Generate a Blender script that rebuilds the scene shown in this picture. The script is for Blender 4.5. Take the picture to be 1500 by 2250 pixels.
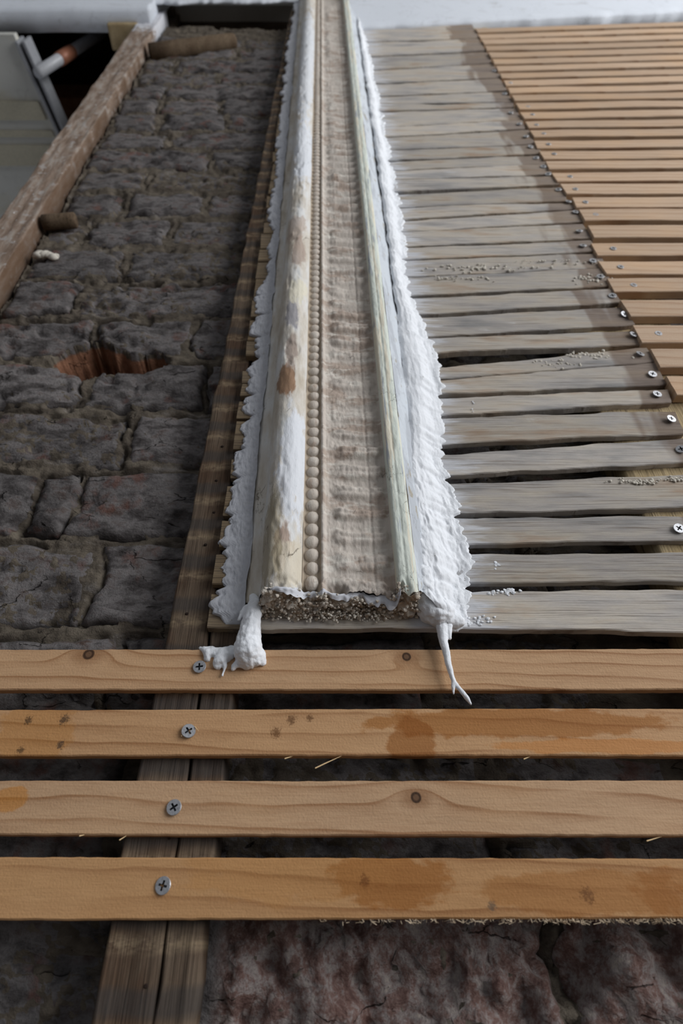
import bpy, bmesh, math, random
import numpy as np
from mathutils import Vector

# ------------------------------------------------------------------ camera, light, exposure
for o in list(bpy.data.objects):
    bpy.data.objects.remove(o)
scene = bpy.context.scene
COL = scene.collection

F = 1260.0                       # focal length in pixels of the 1500 x 2250 frame
PX0, VPY = 705.0, -520.0         # where the wall's verticals meet in the frame
TANA = (1125.0 - VPY) / F
COSA = 1.0 / math.sqrt(1 + TANA * TANA)
DIST = 0.333                     # camera to the front face of the laths
CAMZ = DIST * TANA
cam_d = bpy.data.cameras.new('camera')
cam = bpy.data.objects.new('camera', cam_d)
COL.objects.link(cam)
cam.location = (0, -DIST, CAMZ)
cam.rotation_euler = (math.pi / 2 + math.atan(1 / TANA), 0, 0)
cam_d.sensor_fit = 'VERTICAL'
cam_d.sensor_height = 36.0
cam_d.lens = F * 36.0 / 2250.0
cam_d.shift_x = (750.0 - PX0) / 2250.0
cam_d.clip_start = 0.01
cam_d.dof.use_dof = True
cam_d.dof.focus_distance = 0.372
cam_d.dof.aperture_fstop = 7.5
scene.camera = cam

world = bpy.data.worlds.new('world')
scene.world = world
world.use_nodes = True
bg = world.node_tree.nodes['Background']
bg.inputs[0].default_value = (0.86, 0.91, 1.0, 1)
bg.inputs[1].default_value = 0.29

def area_light(name, loc, target, sx, sy, power, col):
    l = bpy.data.lights.new(name, 'AREA')
    l.shape = 'RECTANGLE'; l.size = sx; l.size_y = sy
    l.energy = power; l.color = col
    o = bpy.data.objects.new(name, l)
    COL.objects.link(o)
    o.location = loc
    o.rotation_euler = (Vector(target) - Vector(loc)).to_track_quat('-Z', 'Y').to_euler()
    return o
# daylight from a tall window of the room, off to the right of the wall
area_light('window_daylight', (2.3, -1.45, 1.55), (0.1, 0, 1.0), 1.7, 2.2, 84, (0.97, 0.98, 1.0))

scene.view_settings.view_transform = 'Standard'
scene.view_settings.look = 'None'
scene.view_settings.exposure = 0.0
scene.view_settings.gamma = 1.0
scene.view_settings.use_curve_mapping = False

# ------------------------------------------------------------------ helpers
random.seed(7)
C2 = 1.0 / (COSA * COSA)

def hit(px, py, y=0.0):
    """point of the vertical plane y that the photograph shows at px, py"""
    s = py - VPY
    D = DIST + y
    return ((px - PX0) / s * D / COSA, y, CAMZ + D * (F * C2 / s - TANA))

def hitz(px, py, z):
    s = py - VPY
    D = (z - CAMZ) / (F * C2 / s - TANA)
    return ((px - PX0) / s * D / COSA, D - DIST, z)

def lin(c):
    r = []
    for v in c:
        v = v / 255.0
        r.append(v / 12.92 if v <= 0.04045 else ((v + 0.055) / 1.055) ** 2.4)
    return (r[0], r[1], r[2], 1.0)

def _h(ix, iy, seed):
    n = (ix.astype(np.int64) * 374761393 + iy.astype(np.int64) * 668265263 + seed * 974634777) & 0xffffffff
    n = ((n ^ (n >> 13)) * 1274126177) & 0xffffffff
    n = (n ^ (n >> 16)) & 0xffffffff
    return n.astype(np.float64) / 4294967295.0

def vnoise(x, y, seed=0):
    x = np.asarray(x, float); y = np.asarray(y, float)
    x, y = np.broadcast_arrays(x, y)
    ix = np.floor(x); iy = np.floor(y)
    fx = x - ix; fy = y - iy
    fx = fx * fx * (3 - 2 * fx); fy = fy * fy * (3 - 2 * fy)
    a = _h(ix, iy, seed); b = _h(ix + 1, iy, seed)
    c = _h(ix, iy + 1, seed); d = _h(ix + 1, iy + 1, seed)
    return ((a * (1 - fx) + b * fx) * (1 - fy) + (c * (1 - fx) + d * fx) * fy) * 2 - 1

def fbm(x, y, seed=0, oct=4, gain=0.5):
    r = 0; a = 1.0
    for i in range(oct):
        r = r + a * vnoise(x, y, seed + i * 17)
        x = np.asarray(x) * 2.03; y = np.asarray(y) * 2.03
        a *= gain
    return r

def smooth01(a, b, v):
    t = np.clip((v - a) / (b - a), 0, 1)
    return t * t * (3 - 2 * t)

def obj(name, mesh, m=None, parent=None):
    o = bpy.data.objects.new(name, mesh)
    COL.objects.link(o)
    if m is not None and not mesh.materials:
        mesh.materials.append(m)
    if parent is not None:
        o.parent = parent
    return o

def tag(o, label, cat=None, group=None, kind=None):
    o['label'] = label
    if cat: o['category'] = cat
    if group: o['group'] = group
    if kind: o['kind'] = kind
    return o

def empty(name, loc):
    o = bpy.data.objects.new(name, None)
    COL.objects.link(o)
    o.location = loc
    o.empty_display_size = 0.02
    bpy.context.view_layer.update()
    return o

def child(name, mesh, m, parent):
    """mesh given in world coordinates, hung under a parent that may be moved"""
    o = obj(name, mesh, m, parent)
    o.matrix_parent_inverse = parent.matrix_world.inverted() if parent.type == 'EMPTY' else o.matrix_parent_inverse
    return o

def grid_mesh(name, V, flip=False, smooth=True, closed=False):
    n, m = V.shape[:2]
    idx = np.arange(n * m).reshape(n, m)
    if closed:
        idx = np.concatenate([idx, idx[:, :1]], axis=1)
    a = idx[:-1, :-1].ravel(); b = idx[1:, :-1].ravel(); c = idx[1:, 1:].ravel(); d = idx[:-1, 1:].ravel()
    f = np.stack([a, b, c, d], 1)
    if flip: f = f[:, ::-1]
    faces = [tuple(int(i) for i in q) for q in f]
    if closed:
        faces.append(tuple(int(i) for i in idx[0, :-1][::(1 if flip else -1)][::-1]))
        faces.append(tuple(int(i) for i in idx[-1, :-1][::(1 if flip else -1)]))
    me = bpy.data.meshes.new(name)
    me.from_pydata(V.reshape(-1, 3).tolist(), [], faces)
    if smooth:
        me.polygons.foreach_set('use_smooth', [True] * len(me.polygons))
    me.update()
    return me

def bm_mesh(name, bm, smooth=False):
    me = bpy.data.meshes.new(name)
    bm.normal_update()
    bm.to_mesh(me); bm.free()
    if smooth:
        me.polygons.foreach_set('use_smooth', [True] * len(me.polygons))
    return me

def fix_normals(me):
    bm = bmesh.new(); bm.from_mesh(me)
    bmesh.ops.recalc_face_normals(bm, faces=bm.faces)
    bm.to_mesh(me); bm.free()
    return me

# ------------------------------------------------------------------ node helper
class G:
    def __init__(s, name):
        s.m = bpy.data.materials.new(name); s.m.use_nodes = True
        s.t = s.m.node_tree; s.n = s.t.nodes; s.l = s.t.links
        s.b = s.n['Principled BSDF']
        s.geo = s.n.new('ShaderNodeNewGeometry')
        s.oi = s.n.new('ShaderNodeObjectInfo')
        s.pos = s.geo.outputs['Position']
        s.rnd = s.oi.outputs['Random']
    def set(s, inp, v):
        if isinstance(v, (int, float)): inp.default_value = v
        elif isinstance(v, tuple):
            inp.default_value = v if len(v) == len(inp.default_value) else v[:len(inp.default_value)]
        else: s.l.new(v, inp)
    def math(s, op, a, b=0.0, c=None, clamp=False):
        n = s.n.new('ShaderNodeMath'); n.operation = op; n.use_clamp = clamp
        s.set(n.inputs[0], a); s.set(n.inputs[1], b)
        if c is not None: s.set(n.inputs[2], c)
        return n.outputs[0]
    def vec(s, op, a, b):
        n = s.n.new('ShaderNodeVectorMath'); n.operation = op
        s.set(n.inputs[0], a); s.set(n.inputs[1], b)
        return n.outputs[0]
    def sep(s, v):
        n = s.n.new('ShaderNodeSeparateXYZ'); s.set(n.inputs[0], v); return n.outputs
    def com(s, x, y, z):
        n = s.n.new('ShaderNodeCombineXYZ')
        for i, v in enumerate((x, y, z)): s.set(n.inputs[i], v)
        return n.outputs[0]
    def shifted(s, k=7.0):
        r = s.math('MULTIPLY', s.rnd, k)
        return s.vec('ADD', s.pos, s.com(r, r, r))
    def noise(s, v, scale=1.0, detail=4.0, rough=0.55, dist=0.0):
        n = s.n.new('ShaderNodeTexNoise')
        s.set(n.inputs['Vector'], v); n.inputs['Scale'].default_value = scale
        n.inputs['Detail'].default_value = detail; n.inputs['Roughness'].default_value = rough
        n.inputs['Distortion'].default_value = dist
        return n.outputs[0]
    def vor(s, v, scale, feature='DISTANCE_TO_EDGE'):
        n = s.n.new('ShaderNodeTexVoronoi'); n.feature = feature
        s.set(n.inputs['Vector'], v); n.inputs['Scale'].default_value = scale
        return n.outputs[0]
    def ramp(s, f, stops):
        n = s.n.new('ShaderNodeValToRGB'); s.set(n.inputs[0], f)
        e = n.color_ramp.elements
        while len(e) < len(stops): e.new(0.5)
        for el, (p, c) in zip(e, stops):
            el.position = p
            el.color = c if isinstance(c, tuple) else (c, c, c, 1)
        return n.outputs[0]
    def mix(s, f, a, b, mode='MIX'):
        n = s.n.new('ShaderNodeMix'); n.data_type = 'RGBA'; n.blend_type = mode
        s.set(n.inputs[0], f)
        s.set(n.inputs[6], a); s.set(n.inputs[7], b)
        return n.outputs[2]
    def sstep(s, v, a, b):
        n = s.n.new('ShaderNodeMapRange'); n.interpolation_type = 'SMOOTHSTEP'
        s.set(n.inputs[0], v); n.inputs[1].default_value = a; n.inputs[2].default_value = b
        return n.outputs[0]
    def spot(s, x, z, cx, cz, a, b, wob=None, edge=0.35):
        """mask of an irregular patch centred on cx, cz"""
        u = s.math('DIVIDE', s.math('SUBTRACT', x, cx), a)
        v = s.math('DIVIDE', s.math('SUBTRACT', z, cz), b)
        r = s.math('SQRT', s.math('ADD', s.math('MULTIPLY', u, u), s.math('MULTIPLY', v, v)))
        if wob is not None: r = s.math('ADD', r, wob)
        return s.sstep(r, 1.0 + edge / 2, 1.0 - edge / 2)
    def bump(s, h, strength=0.5, dist=0.001):
        n = s.n.new('ShaderNodeBump'); s.set(n.inputs['Height'], h)
        n.inputs['Strength'].default_value = strength; n.inputs['Distance'].default_value = dist
        s.l.new(n.outputs[0], s.b.inputs['Normal'])
    def done(s, col, rough=0.8, spec=0.25):
        s.set(s.b.inputs['Base Color'], col); s.set(s.b.inputs['Roughness'], rough)
        s.b.inputs['Specular IOR Level'].default_value = spec
        return s.m

# ------------------------------------------------------------------ materials
def pine(name, base, dark, knots=(), stains=(), moulds=(), tint=0.10, ring=0.0085):
    g = G(name)
    p = g.shifted(5.0) if not knots and not stains else g.pos
    x, y, z = g.sep(p)
    sx, sy, sz = g.sep(g.pos)
    warp = g.noise(g.vec('MULTIPLY', p, (7, 3, 26)), 1.0, 3, 0.5)
    zz = g.math('ADD', z, g.math('MULTIPLY', warp, 0.016))
    zz = g.math('ADD', zz, g.math('MULTIPLY', x, 0.03))
    for (kx, kz, r) in knots:
        u = g.math('DIVIDE', g.math('SUBTRACT', sx, kx), r * 5.5)
        v = g.math('DIVIDE', g.math('SUBTRACT', sz, kz), r * 2.6)
        rr = g.math('ADD', g.math('MULTIPLY', u, u), g.math('MULTIPLY', v, v))
        k = g.math('EXPONENT', g.math('MULTIPLY', rr, -1.0))
        zz = g.math('ADD', zz, g.math('MULTIPLY', k, -0.012))
    ph = g.math('FRACT', g.math('DIVIDE', zz, ring))
    late = g.ramp(ph, [(0.0, 0.05), (0.50, 0.10), (0.80, 0.45), (0.91, 1.0), (0.96, 0.9), (1.0, 0.05)])
    brk = g.noise(g.vec('MULTIPLY', p, (9, 4, 60)), 1.0, 2, 0.5)
    late = g.math('MULTIPLY', late, g.sstep(brk, 0.26, 0.55))
    fine = g.noise(g.vec('MULTIPLY', p, (60, 300, 900)), 1.0, 4, 0.6)
    blot = g.noise(g.vec('MULTIPLY', p, (8, 8, 16)), 1.0, 3, 0.55)
    c = g.mix(g.math('MULTIPLY', late, 0.70), lin(base), lin(dark))
    c = g.mix(g.math('MULTIPLY', g.sstep(fine, 0.35, 0.75), 0.22), c, lin(dark))
    c = g.mix(g.math('MULTIPLY', g.sstep(blot, 0.45, 0.75), 0.35), c, lin((205, 165, 122)))
    val = g.math('ADD', 1.0 - tint, g.math('MULTIPLY', g.rnd, 2 * tint))
    c = g.mix(1.0, c, g.com(val, val, val), 'MULTIPLY')
    wob = g.math('MULTIPLY', g.math('SUBTRACT', g.noise(g.vec('MULTIPLY', g.pos, (55, 10, 110)), 1.0, 4, 0.6), 0.5), 1.6)
    for (cx, cz, a, b, colr, amt) in stains:
        msk = g.spot(sx, sz, cx, cz, a, b, g.math('MULTIPLY', wob, 0.95), 0.25)
        c = g.mix(g.math('MULTIPLY', msk, amt * 0.88), c, g.mix(0.45, lin(colr), g.mix(1.0, c, lin((230, 200, 150)), 'MULTIPLY')))
    for (cx, cz, r, colr) in moulds:
        wb = g.math('MULTIPLY', g.math('SUBTRACT', g.noise(g.pos, 900, 4, 0.7), 0.5), 4.5)
        msk = g.spot(sx, sz, cx, cz, r, r * 1.1, wb, 1.2)
        c = g.mix(g.math('MULTIPLY', msk, 0.75), c, lin(colr))
    for (kx, kz, r) in knots:
        halo = g.spot(sx, sz, kx, kz, r * 3.4, r * 2.0, g.math('MULTIPLY', wob, 0.3), 1.2)
        c = g.mix(g.math('MULTIPLY', halo, 0.55), c, lin((120, 76, 40)))
        rim = g.spot(sx, sz, kx, kz, r * 1.15, r * 1.15, g.math('MULTIPLY', wob, 0.15), 0.3)
        c = g.mix(g.math('MULTIPLY', rim, 0.9), c, lin((44, 28, 20)))
        core = g.spot(sx, sz, kx, kz, r * 0.62, r * 0.62, g.math('MULTIPLY', wob, 0.2), 0.5)
        c = g.mix(g.math('MULTIPLY', core, 0.8), c, lin((112, 84, 62)))
    spk = g.noise(g.pos, 900, 2, 0.5)
    g.bump(g.math('ADD', g.math('MULTIPLY', fine, 0.7), g.math('MULTIPLY', spk, 0.7)), 0.5, 0.0006)
    return g.done(c, 0.72, 0.2)

def old_wood():
    g = G('weathered_lath_wood')
    p = g.shifted(9.0)
    x, y, z = g.sep(g.pos)
    warp = g.noise(g.vec('MULTIPLY', p, (8, 4, 20)), 1.0, 2, 0.5)
    q = g.vec('ADD', g.vec('MULTIPLY', p, (14, 60, 1050)), g.com(0.0, 0.0, g.math('MULTIPLY', warp, 6.0)))
    fine = g.noise(q, 1.0, 5, 0.62)
    broad = g.noise(g.vec('MULTIPLY', p, (9, 9, 45)), 1.0, 4, 0.6)
    c = g.ramp(broad, [(0.30, lin((146, 145, 144))), (0.44, lin((180, 174, 168))), (0.56, lin((192, 183, 170))), (0.70, lin((174, 150, 128)))])
    vv = g.math('ADD', 0.80, g.math('MULTIPLY', g.rnd, 0.30))
    c = g.mix(1.0, c, g.com(vv, vv, vv), 'MULTIPLY')
    c = g.mix(g.math('MULTIPLY', g.sstep(fine, 0.52, 0.70), 0.62), c, lin((100, 86, 72)))
    c = g.mix(g.math('MULTIPLY', g.sstep(fine, 0.46, 0.28), 0.35), c, lin((186, 180, 168)))
    # lime washed over the ends beside the moulding, with streaky tongues along the grain
    tong = g.noise(g.vec('MULTIPLY', p, (22, 10, 190)), 1.0, 4, 0.65)
    reach = g.math('ADD', x, g.math('MULTIPLY', g.math('SUBTRACT', tong, 0.5), -0.11))
    lime = g.math('MULTIPLY', g.sstep(reach, 0.118, 0.090), g.sstep(x, 0.050, 0.064))
    c = g.mix(g.math('MULTIPLY', lime, 0.85), c, lin((208, 210, 215)))
    far = g.noise(g.vec('MULTIPLY', p, (30, 10, 120)), 1.0, 3, 0.6)
    c = g.mix(g.math('MULTIPLY', g.sstep(far, 0.66, 0.76), 0.5), c, lin((205, 205, 206)))
    # brown, unbleached wood where the right end was long covered
    tip = g.noise(g.vec('MULTIPLY', p, (40, 1, 8)), 1.0, 2, 0.5)
    endm = g.sstep(g.math('ADD', x, g.math('MULTIPLY', g.math('SUBTRACT', tip, 0.5), 0.09)), 0.268, 0.280)
    c = g.mix(g.math('MULTIPLY', endm, 0.62), c, lin((108, 86, 68)))
    butt = g.sstep(g.math('ADD', x, g.math('MULTIPLY', g.math('SUBTRACT', tong, 0.5), 0.03)), -0.046, -0.054)  # left ends mixed to a darker brown
    c = g.mix(g.math('MULTIPLY', butt, 0.85), c, g.mix(g.sstep(fine, .42, .62), lin((132, 112, 82)), lin((90, 74, 54))))
    g.bump(fine, 0.8, 0.0014)
    return g.done(c, 0.85, 0.15)

def dark_timber(name, a, b, band=True):
    g = G(name)
    p = g.shifted(3.0)
    x, y, z = g.sep(g.pos)
    fine = g.noise(g.vec('MULTIPLY', p, (900, 400, 22)), 1.0, 5, 0.62)
    broad = g.noise(g.vec('MULTIPLY', p, (40, 20, 16)), 1.0, 4, 0.6)
    c = g.mix(g.sstep(broad, 0.35, 0.65), lin(a), lin(b))
    c = g.mix(g.math('MULTIPLY', g.sstep(fine, 0.48, 0.68), 0.6), c, lin((34, 26, 20)))
    if band:
        wz = g.math('ADD', z, g.math('MULTIPLY', g.noise(g.vec('MULTIPLY', g.pos, (30, 1, 60)), 1.0, 3, 0.6), 0.006))
        fr = g.math('FRACT', g.math('DIVIDE', wz, 0.0335))
        line = g.ramp(fr, [(0.0, 0.0), (0.10, 0.75), (0.16, 1.0), (0.30, 0.15), (0.36, 0.0)])
        lo = g.noise(g.vec('MULTIPLY', g.pos, (90, 1, 200)), 1.0, 4, 0.7)
        c = g.mix(g.math('MULTIPLY', line, g.math('MULTIPLY', g.sstep(lo, 0.36, 0.60), 0.75)), c, lin((146, 128, 104)))
        gray = g.ramp(fr, [(0.30, 0.0), (0.42, 1.0), (0.62, 0.9), (0.72, 0.0)])
        c = g.mix(g.math('MULTIPLY', gray, 0.7), c, lin((66, 63, 61)))
    g.bump(fine, 0.8, 0.0016)
    return g.done(c, 0.82, 0.15)

def brick_mat(name, mortar=False):
    g = G(name)
    p = g.pos
    x, y, z = g.sep(p)
    big = g.noise(p, 11, 5, 0.62)
    mid = g.noise(g.vec('MULTIPLY', p, (40, 40, 75)), 1.0, 5, 0.66)
    fine = g.noise(p, 420, 5, 0.7)
    dust = g.noise(g.vec('MULTIPLY', p, (24, 24, 60)), 1.0, 6, 0.7)
    if mortar:
        c = g.ramp(mid, [(0.30, lin((70, 63, 56))), (0.5, lin((96, 88, 78))), (0.72, lin((122, 113, 100)))])
    else:
        c = g.ramp(mid, [(0.30, lin((50, 46, 45))), (0.43, lin((84, 80, 79))), (0.55, lin((116, 112, 111))), (0.70, lin((86, 72, 66)))])
        v = g.math('ADD', 0.82, g.math('MULTIPLY', g.rnd, 0.34))
        c = g.mix(1.0, c, g.com(v, v, v), 'MULTIPLY')
        red = g.noise(g.vec('ADD', p, (3.1, 0.4, 1.7)), 34, 4, 0.62)
        c = g.mix(g.math('MULTIPLY', g.sstep(red, 0.56, 0.70), 0.6), c, lin((112, 74, 62)))
        # raw red-brown core of the rough brick low down on the right of the batten
        core = g.math('MULTIPLY', g.sstep(x, -0.055, -0.045), g.sstep(z, 0.475, 0.455))
        rough_red = g.ramp(g.noise(p, 110, 8, 0.78), [(0.36, lin((92, 66, 60))), (0.47, lin((126, 100, 92))), (0.56, lin((154, 144, 140))), (0.70, lin((182, 170, 156)))])
        c = g.mix(g.math('MULTIPLY', core, 0.85), c, rough_red)
    c = g.mix(g.math('MULTIPLY', g.sstep(dust, 0.55, 0.74), 0.55), c, lin((148, 143, 140)))
    c = g.mix(g.math('MULTIPLY', g.sstep(fine, 0.60, 0.75), 0.5), c, lin((52, 46, 42)))
    # crazing
    wv = g.vec('ADD', p, g.com(g.math('MULTIPLY', mid, 0.03), 0.0, g.math('MULTIPLY', big, 0.03)))
    crk = g.vor(g.vec('MULTIPLY', wv, (1.0, 1.0, 1.9)), 17)
    crm = g.math('MULTIPLY', g.sstep(crk, 0.014, 0.003), g.sstep(g.noise(p, 29, 4, 0.65), 0.52, 0.62))
    c = g.mix(g.math('MULTIPLY', crm, 0.75), c, lin((34, 29, 26)))
    # fresh fired clay deep in the broken socket
    deep = g.math('MULTIPLY', g.sstep(y, 0.039, 0.043), g.math('MULTIPLY', g.sstep(z, 1.0, 0.98), g.sstep(x, -0.135, -0.15)))
    deep = g.math('MULTIPLY', deep, g.sstep(z, 0.855, 0.865))
    clay = g.ramp(g.noise(p, 60, 5, 0.65), [(0.3, lin((112, 78, 60))), (0.7, lin((158, 116, 92)))])
    c = g.mix(deep, c, clay)
    h = g.math('ADD', g.math('MULTIPLY', fine, 0.35), g.math('ADD', g.math('MULTIPLY', mid, 0.7), g.math('MULTIPLY', crm, -1.2)))
    g.bump(h, 1.0, 0.0045)
    return g.done(c, 0.92, 0.12)

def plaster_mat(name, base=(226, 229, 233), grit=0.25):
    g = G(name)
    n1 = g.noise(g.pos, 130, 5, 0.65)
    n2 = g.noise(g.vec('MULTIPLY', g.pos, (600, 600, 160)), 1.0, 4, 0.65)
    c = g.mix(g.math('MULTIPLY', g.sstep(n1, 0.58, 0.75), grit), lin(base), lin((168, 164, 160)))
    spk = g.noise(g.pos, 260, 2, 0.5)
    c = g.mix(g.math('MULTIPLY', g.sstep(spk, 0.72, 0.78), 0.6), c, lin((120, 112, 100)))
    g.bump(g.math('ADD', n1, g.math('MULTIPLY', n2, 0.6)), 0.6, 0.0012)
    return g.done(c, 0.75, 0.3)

def paint_mat(name, base, patches, bumpz=0.5):
    """old limewash paint with worn patches; patches: (noise offset, stretch, lo, hi, colour, amount)"""
    g = G(name)
    c = lin(base)
    for (off, st, lo, hi, colr, amt) in patches:
        n = g.noise(g.vec('MULTIPLY', g.vec('ADD', g.pos, (off, off * 0.3, off * 0.7)), st), 1.0, 5, 0.6)
        c = g.mix(g.math('MULTIPLY', g.sstep(n, lo, hi), amt), c, lin(colr))
    fine = g.noise(g.vec('MULTIPLY', g.pos, (420, 420, 120)), 1.0, 5, 0.65)
    c = g.mix(g.math('MULTIPLY', g.sstep(fine, 0.60, 0.76), 0.4), c, lin((120, 108, 90)))
    crk = g.vor(g.vec('ADD', g.pos, g.com(g.math('MULTIPLY', fine, 0.01), 0.0, g.math('MULTIPLY', fine, 0.02))), 60)
    crm = g.math('MULTIPLY', g.sstep(crk, 0.012, 0.003), g.sstep(g.noise(g.pos, 30, 3, 0.6), 0.54, 0.64))
    c = g.mix(g.math('MULTIPLY', crm, 0.8), c, lin((74, 64, 52)))
    g.bump(g.math('SUBTRACT', fine, crm), bumpz, 0.0012)
    return g.done(c, 0.7, 0.25)

def roll_mat():
    g = G('worn_roll_paint')
    x, y, z = g.sep(g.pos)
    wob = g.math('MULTIPLY', g.math('SUBTRACT', g.noise(g.vec('MULTIPLY', g.pos, (160, 100, 55)), 1.0, 6, .65), .5), 2.2)
    n = g.noise(g.vec('MULTIPLY', g.pos, (70, 40, 18)), 1.0, 5, .6)
    c = g.ramp(n, [(.34, lin((182, 172, 156))), (.5, lin((204, 198, 188))), (.64, lin((214, 214, 212)))])
    for (px, py, a, b, colr, amt) in [(645, 1010, .011, .052, (216, 219, 224), .95), (628, 835, .0075, .020, (148, 116, 90), .95), (640, 770, .005, .022, (158, 142, 132), .8), (642, 690, .006, .022, (146, 144, 150), .8),
            (655, 640, .008, .022, (216, 210, 190), .9), (655, 555, .007, .030, (166, 148, 136), .8), (650, 500, .010, .03, (176, 158, 144), .7), (668, 330, .012, .10, (214, 218, 224), .9),
            (622, 1190, .006, .016, (160, 136, 118), .85), (640, 1230, .010, .018, (206, 196, 176), .8), (596, 1180, .006, .04, (150, 138, 112), .7), (675, 120, .014, .3, (212, 216, 222), .8)]:
        h = hit(px, py, -.026)
        c = g.mix(g.math('MULTIPLY', g.spot(x, z, h[0], h[2], a, b, wob, .35), amt), c, lin(colr))
    fine = g.noise(g.vec('MULTIPLY', g.pos, (420, 420, 120)), 1.0, 5, 0.65)
    c = g.mix(g.math('MULTIPLY', g.sstep(fine, 0.60, 0.76), 0.4), c, lin((120, 108, 92)))
    crk = g.vor(g.vec('MULTIPLY', g.vec('ADD', g.pos, g.com(g.math('MULTIPLY', fine, 0.01), 0.0, g.math('MULTIPLY', fine, 0.02))), (1, 1, .5)), 55)
    crm = g.math('MULTIPLY', g.sstep(crk, 0.012, 0.003), g.sstep(g.noise(g.pos, 30, 3, 0.6), 0.54, 0.64))
    c = g.mix(g.math('MULTIPLY', crm, 0.8), c, lin((84, 72, 58)))
    g.bump(g.math('SUBTRACT', fine, crm), 0.5, 0.0012)
    return g.done(c, .68, .25)

def plain(name, colr, rough=0.7, metal=0.0, spec=0.3, nscale=200, namt=0.25):
    g = G(name)
    n = g.noise(g.pos, nscale, 4, 0.6)
    d = tuple(v * 0.6 for v in colr)
    c = g.mix(g.math('MULTIPLY', g.sstep(n, 0.42, 0.70), namt), lin(colr), lin(d))
    g.b.inputs['Metallic'].default_value = metal
    g.bump(n, 0.2, 0.0005)
    return g.done(c, rough, spec)

M_OLD = old_wood()
M_BATTEN = dark_timber('stained_batten_wood', (84, 66, 52), (104, 90, 76))
M_TAN = dark_timber('rough_sawn_tan_wood', (168, 148, 112), (190, 170, 134), False)
M_JAMB = None
M_BRICK = brick_mat('sooty_brick')
M_MORTAR = brick_mat('lime_mortar', True)
M_PLASTER = plaster_mat('fresh_white_plaster')
M_PLASTER_L = plaster_mat('shaded_white_plaster', (184, 186, 192), 0.4)  # left band: base colour darkened for the shade beside the roll
M_DRIP = plaster_mat('wet_white_plaster', (230, 233, 237), 0.1)
M_ROLL = roll_mat()
M_BEAD = paint_mat('bead_paint', (200, 190, 178), [
    (3.3, (200, 90, 90), 0.54, 0.66, (176, 154, 136), 0.6),
    (5.9, (160, 60, 60), 0.54, 0.66, (214, 208, 198), 0.7)])
M_CHAN = paint_mat('channel_paint', (168, 154, 136), [(2.0, (100, 50, 30), 0.5, 0.65, (150, 134, 114), 0.6)])
M_PANEL = paint_mat('leaf_panel_paint', (192, 183, 173), [
    (6.1, (30, 30, 60), 0.48, 0.60, (164, 146, 132), 0.75),
    (9.4, (50, 30, 140), 0.52, 0.64, (212, 207, 197), 0.7),
    (12.2, (60, 40, 90), 0.60, 0.70, (146, 122, 104), 0.5)])
M_SLOPE = paint_mat('grey_side_paint', (196, 202, 208), [
    (1.7, (120, 60, 26), 0.48, 0.60, (168, 172, 178), 0.7),
    (6.6, (160, 90, 60), 0.60, 0.68, (150, 138, 112), 0.7)])
M_FLAP = plain('torn_paint_skin', (206, 208, 214), .6)
M_FILLET = paint_mat('pale_green_paint', (208, 214, 204), [
    (3.1, (260, 90, 10), 0.50, 0.58, (218, 210, 190), 0.85),
    (7.7, (340, 90, 16), 0.58, 0.64, (150, 158, 172), 0.75)])
M_RUBBLE = paint_mat('crumbling_plaster', (204, 196, 184), [
    (1.1, (200, 200, 200), 0.45, 0.6, (166, 148, 128), 0.7),
    (5.1, (300, 300, 300), 0.56, 0.66, (204, 200, 192), 0.8)], 1.0)
M_CRUMB = plain('plaster_crumb', (206, 200, 188), 0.9, 0, 0.1)
M_RAIL = paint_mat('white_rail_paint', (214, 219, 226), [(4.4, (20, 40, 60), 0.58, 0.72, (176, 176, 176), 0.5)])
M_SCREW = plain('zinc_screw', (176, 177, 180), 0.38, 0.6, 0.5, 900, 0.5)
M_RECESS = plain('screw_recess', (70, 72, 76), 0.5, 0.8, 0.4, 900, 0.4)
M_HOLE = plain('nail_hole_shade', (40, 28, 22), 0.9)
M_SPLINT = plain('pale_splinter', (214, 186, 142), 0.8)
M_FIBRE = plain('wood_fibre', (216, 196, 168), 0.9)

# ------------------------------------------------------------------ brick wall
hole_px = [(108, 790), (150, 762), (222, 745), (250, 758), (285, 774), (352, 774), (376, 790), (352, 808),
           (300, 816), (240, 818), (182, 829), (135, 812)]
hole_poly = [(hit(a, b, 0.031)[0], hit(a, b, 0.031)[2]) for a, b in hole_px]

def in_poly(x, z, poly):
    r = np.zeros(x.shape, bool)
    n = len(poly)
    for i in range(n):
        x0, z0 = poly[i]; x1, z1 = poly[(i + 1) % n]
        c = ((z0 > z) != (z1 > z)) & (x < (x1 - x0) * (z - z0) / (z1 - z0 + 1e-12) + x0)
        r ^= c
    return r

def wall_relief(x, z):
    r = 0.0016 * fbm(x * 14, z * 20, 3, 2) + 0.0013 * fbm(x * 60, z * 110, 11, 5, 0.74)
    r = r + 0.0050 * smooth01(.30, .8, fbm(x * 26, z * 40, 15, 4, .62))
    ragged = smooth01(-0.06, -0.045, x) * smooth01(0.48, 0.455, z)
    r = r + ragged * (0.0080 * fbm(x * 40, z * 40, 31, 5, 0.7) + 0.003)
    h = in_poly(x + 0.002 * vnoise(x * 150, z * 150, 5), z + 0.002 * vnoise(x * 150, z * 150, 6), hole_poly)
    return r * (1 - .6 * h) + h * (0.042 + 0.006 * fbm(x * 50, z * 50, 41, 3))

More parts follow.
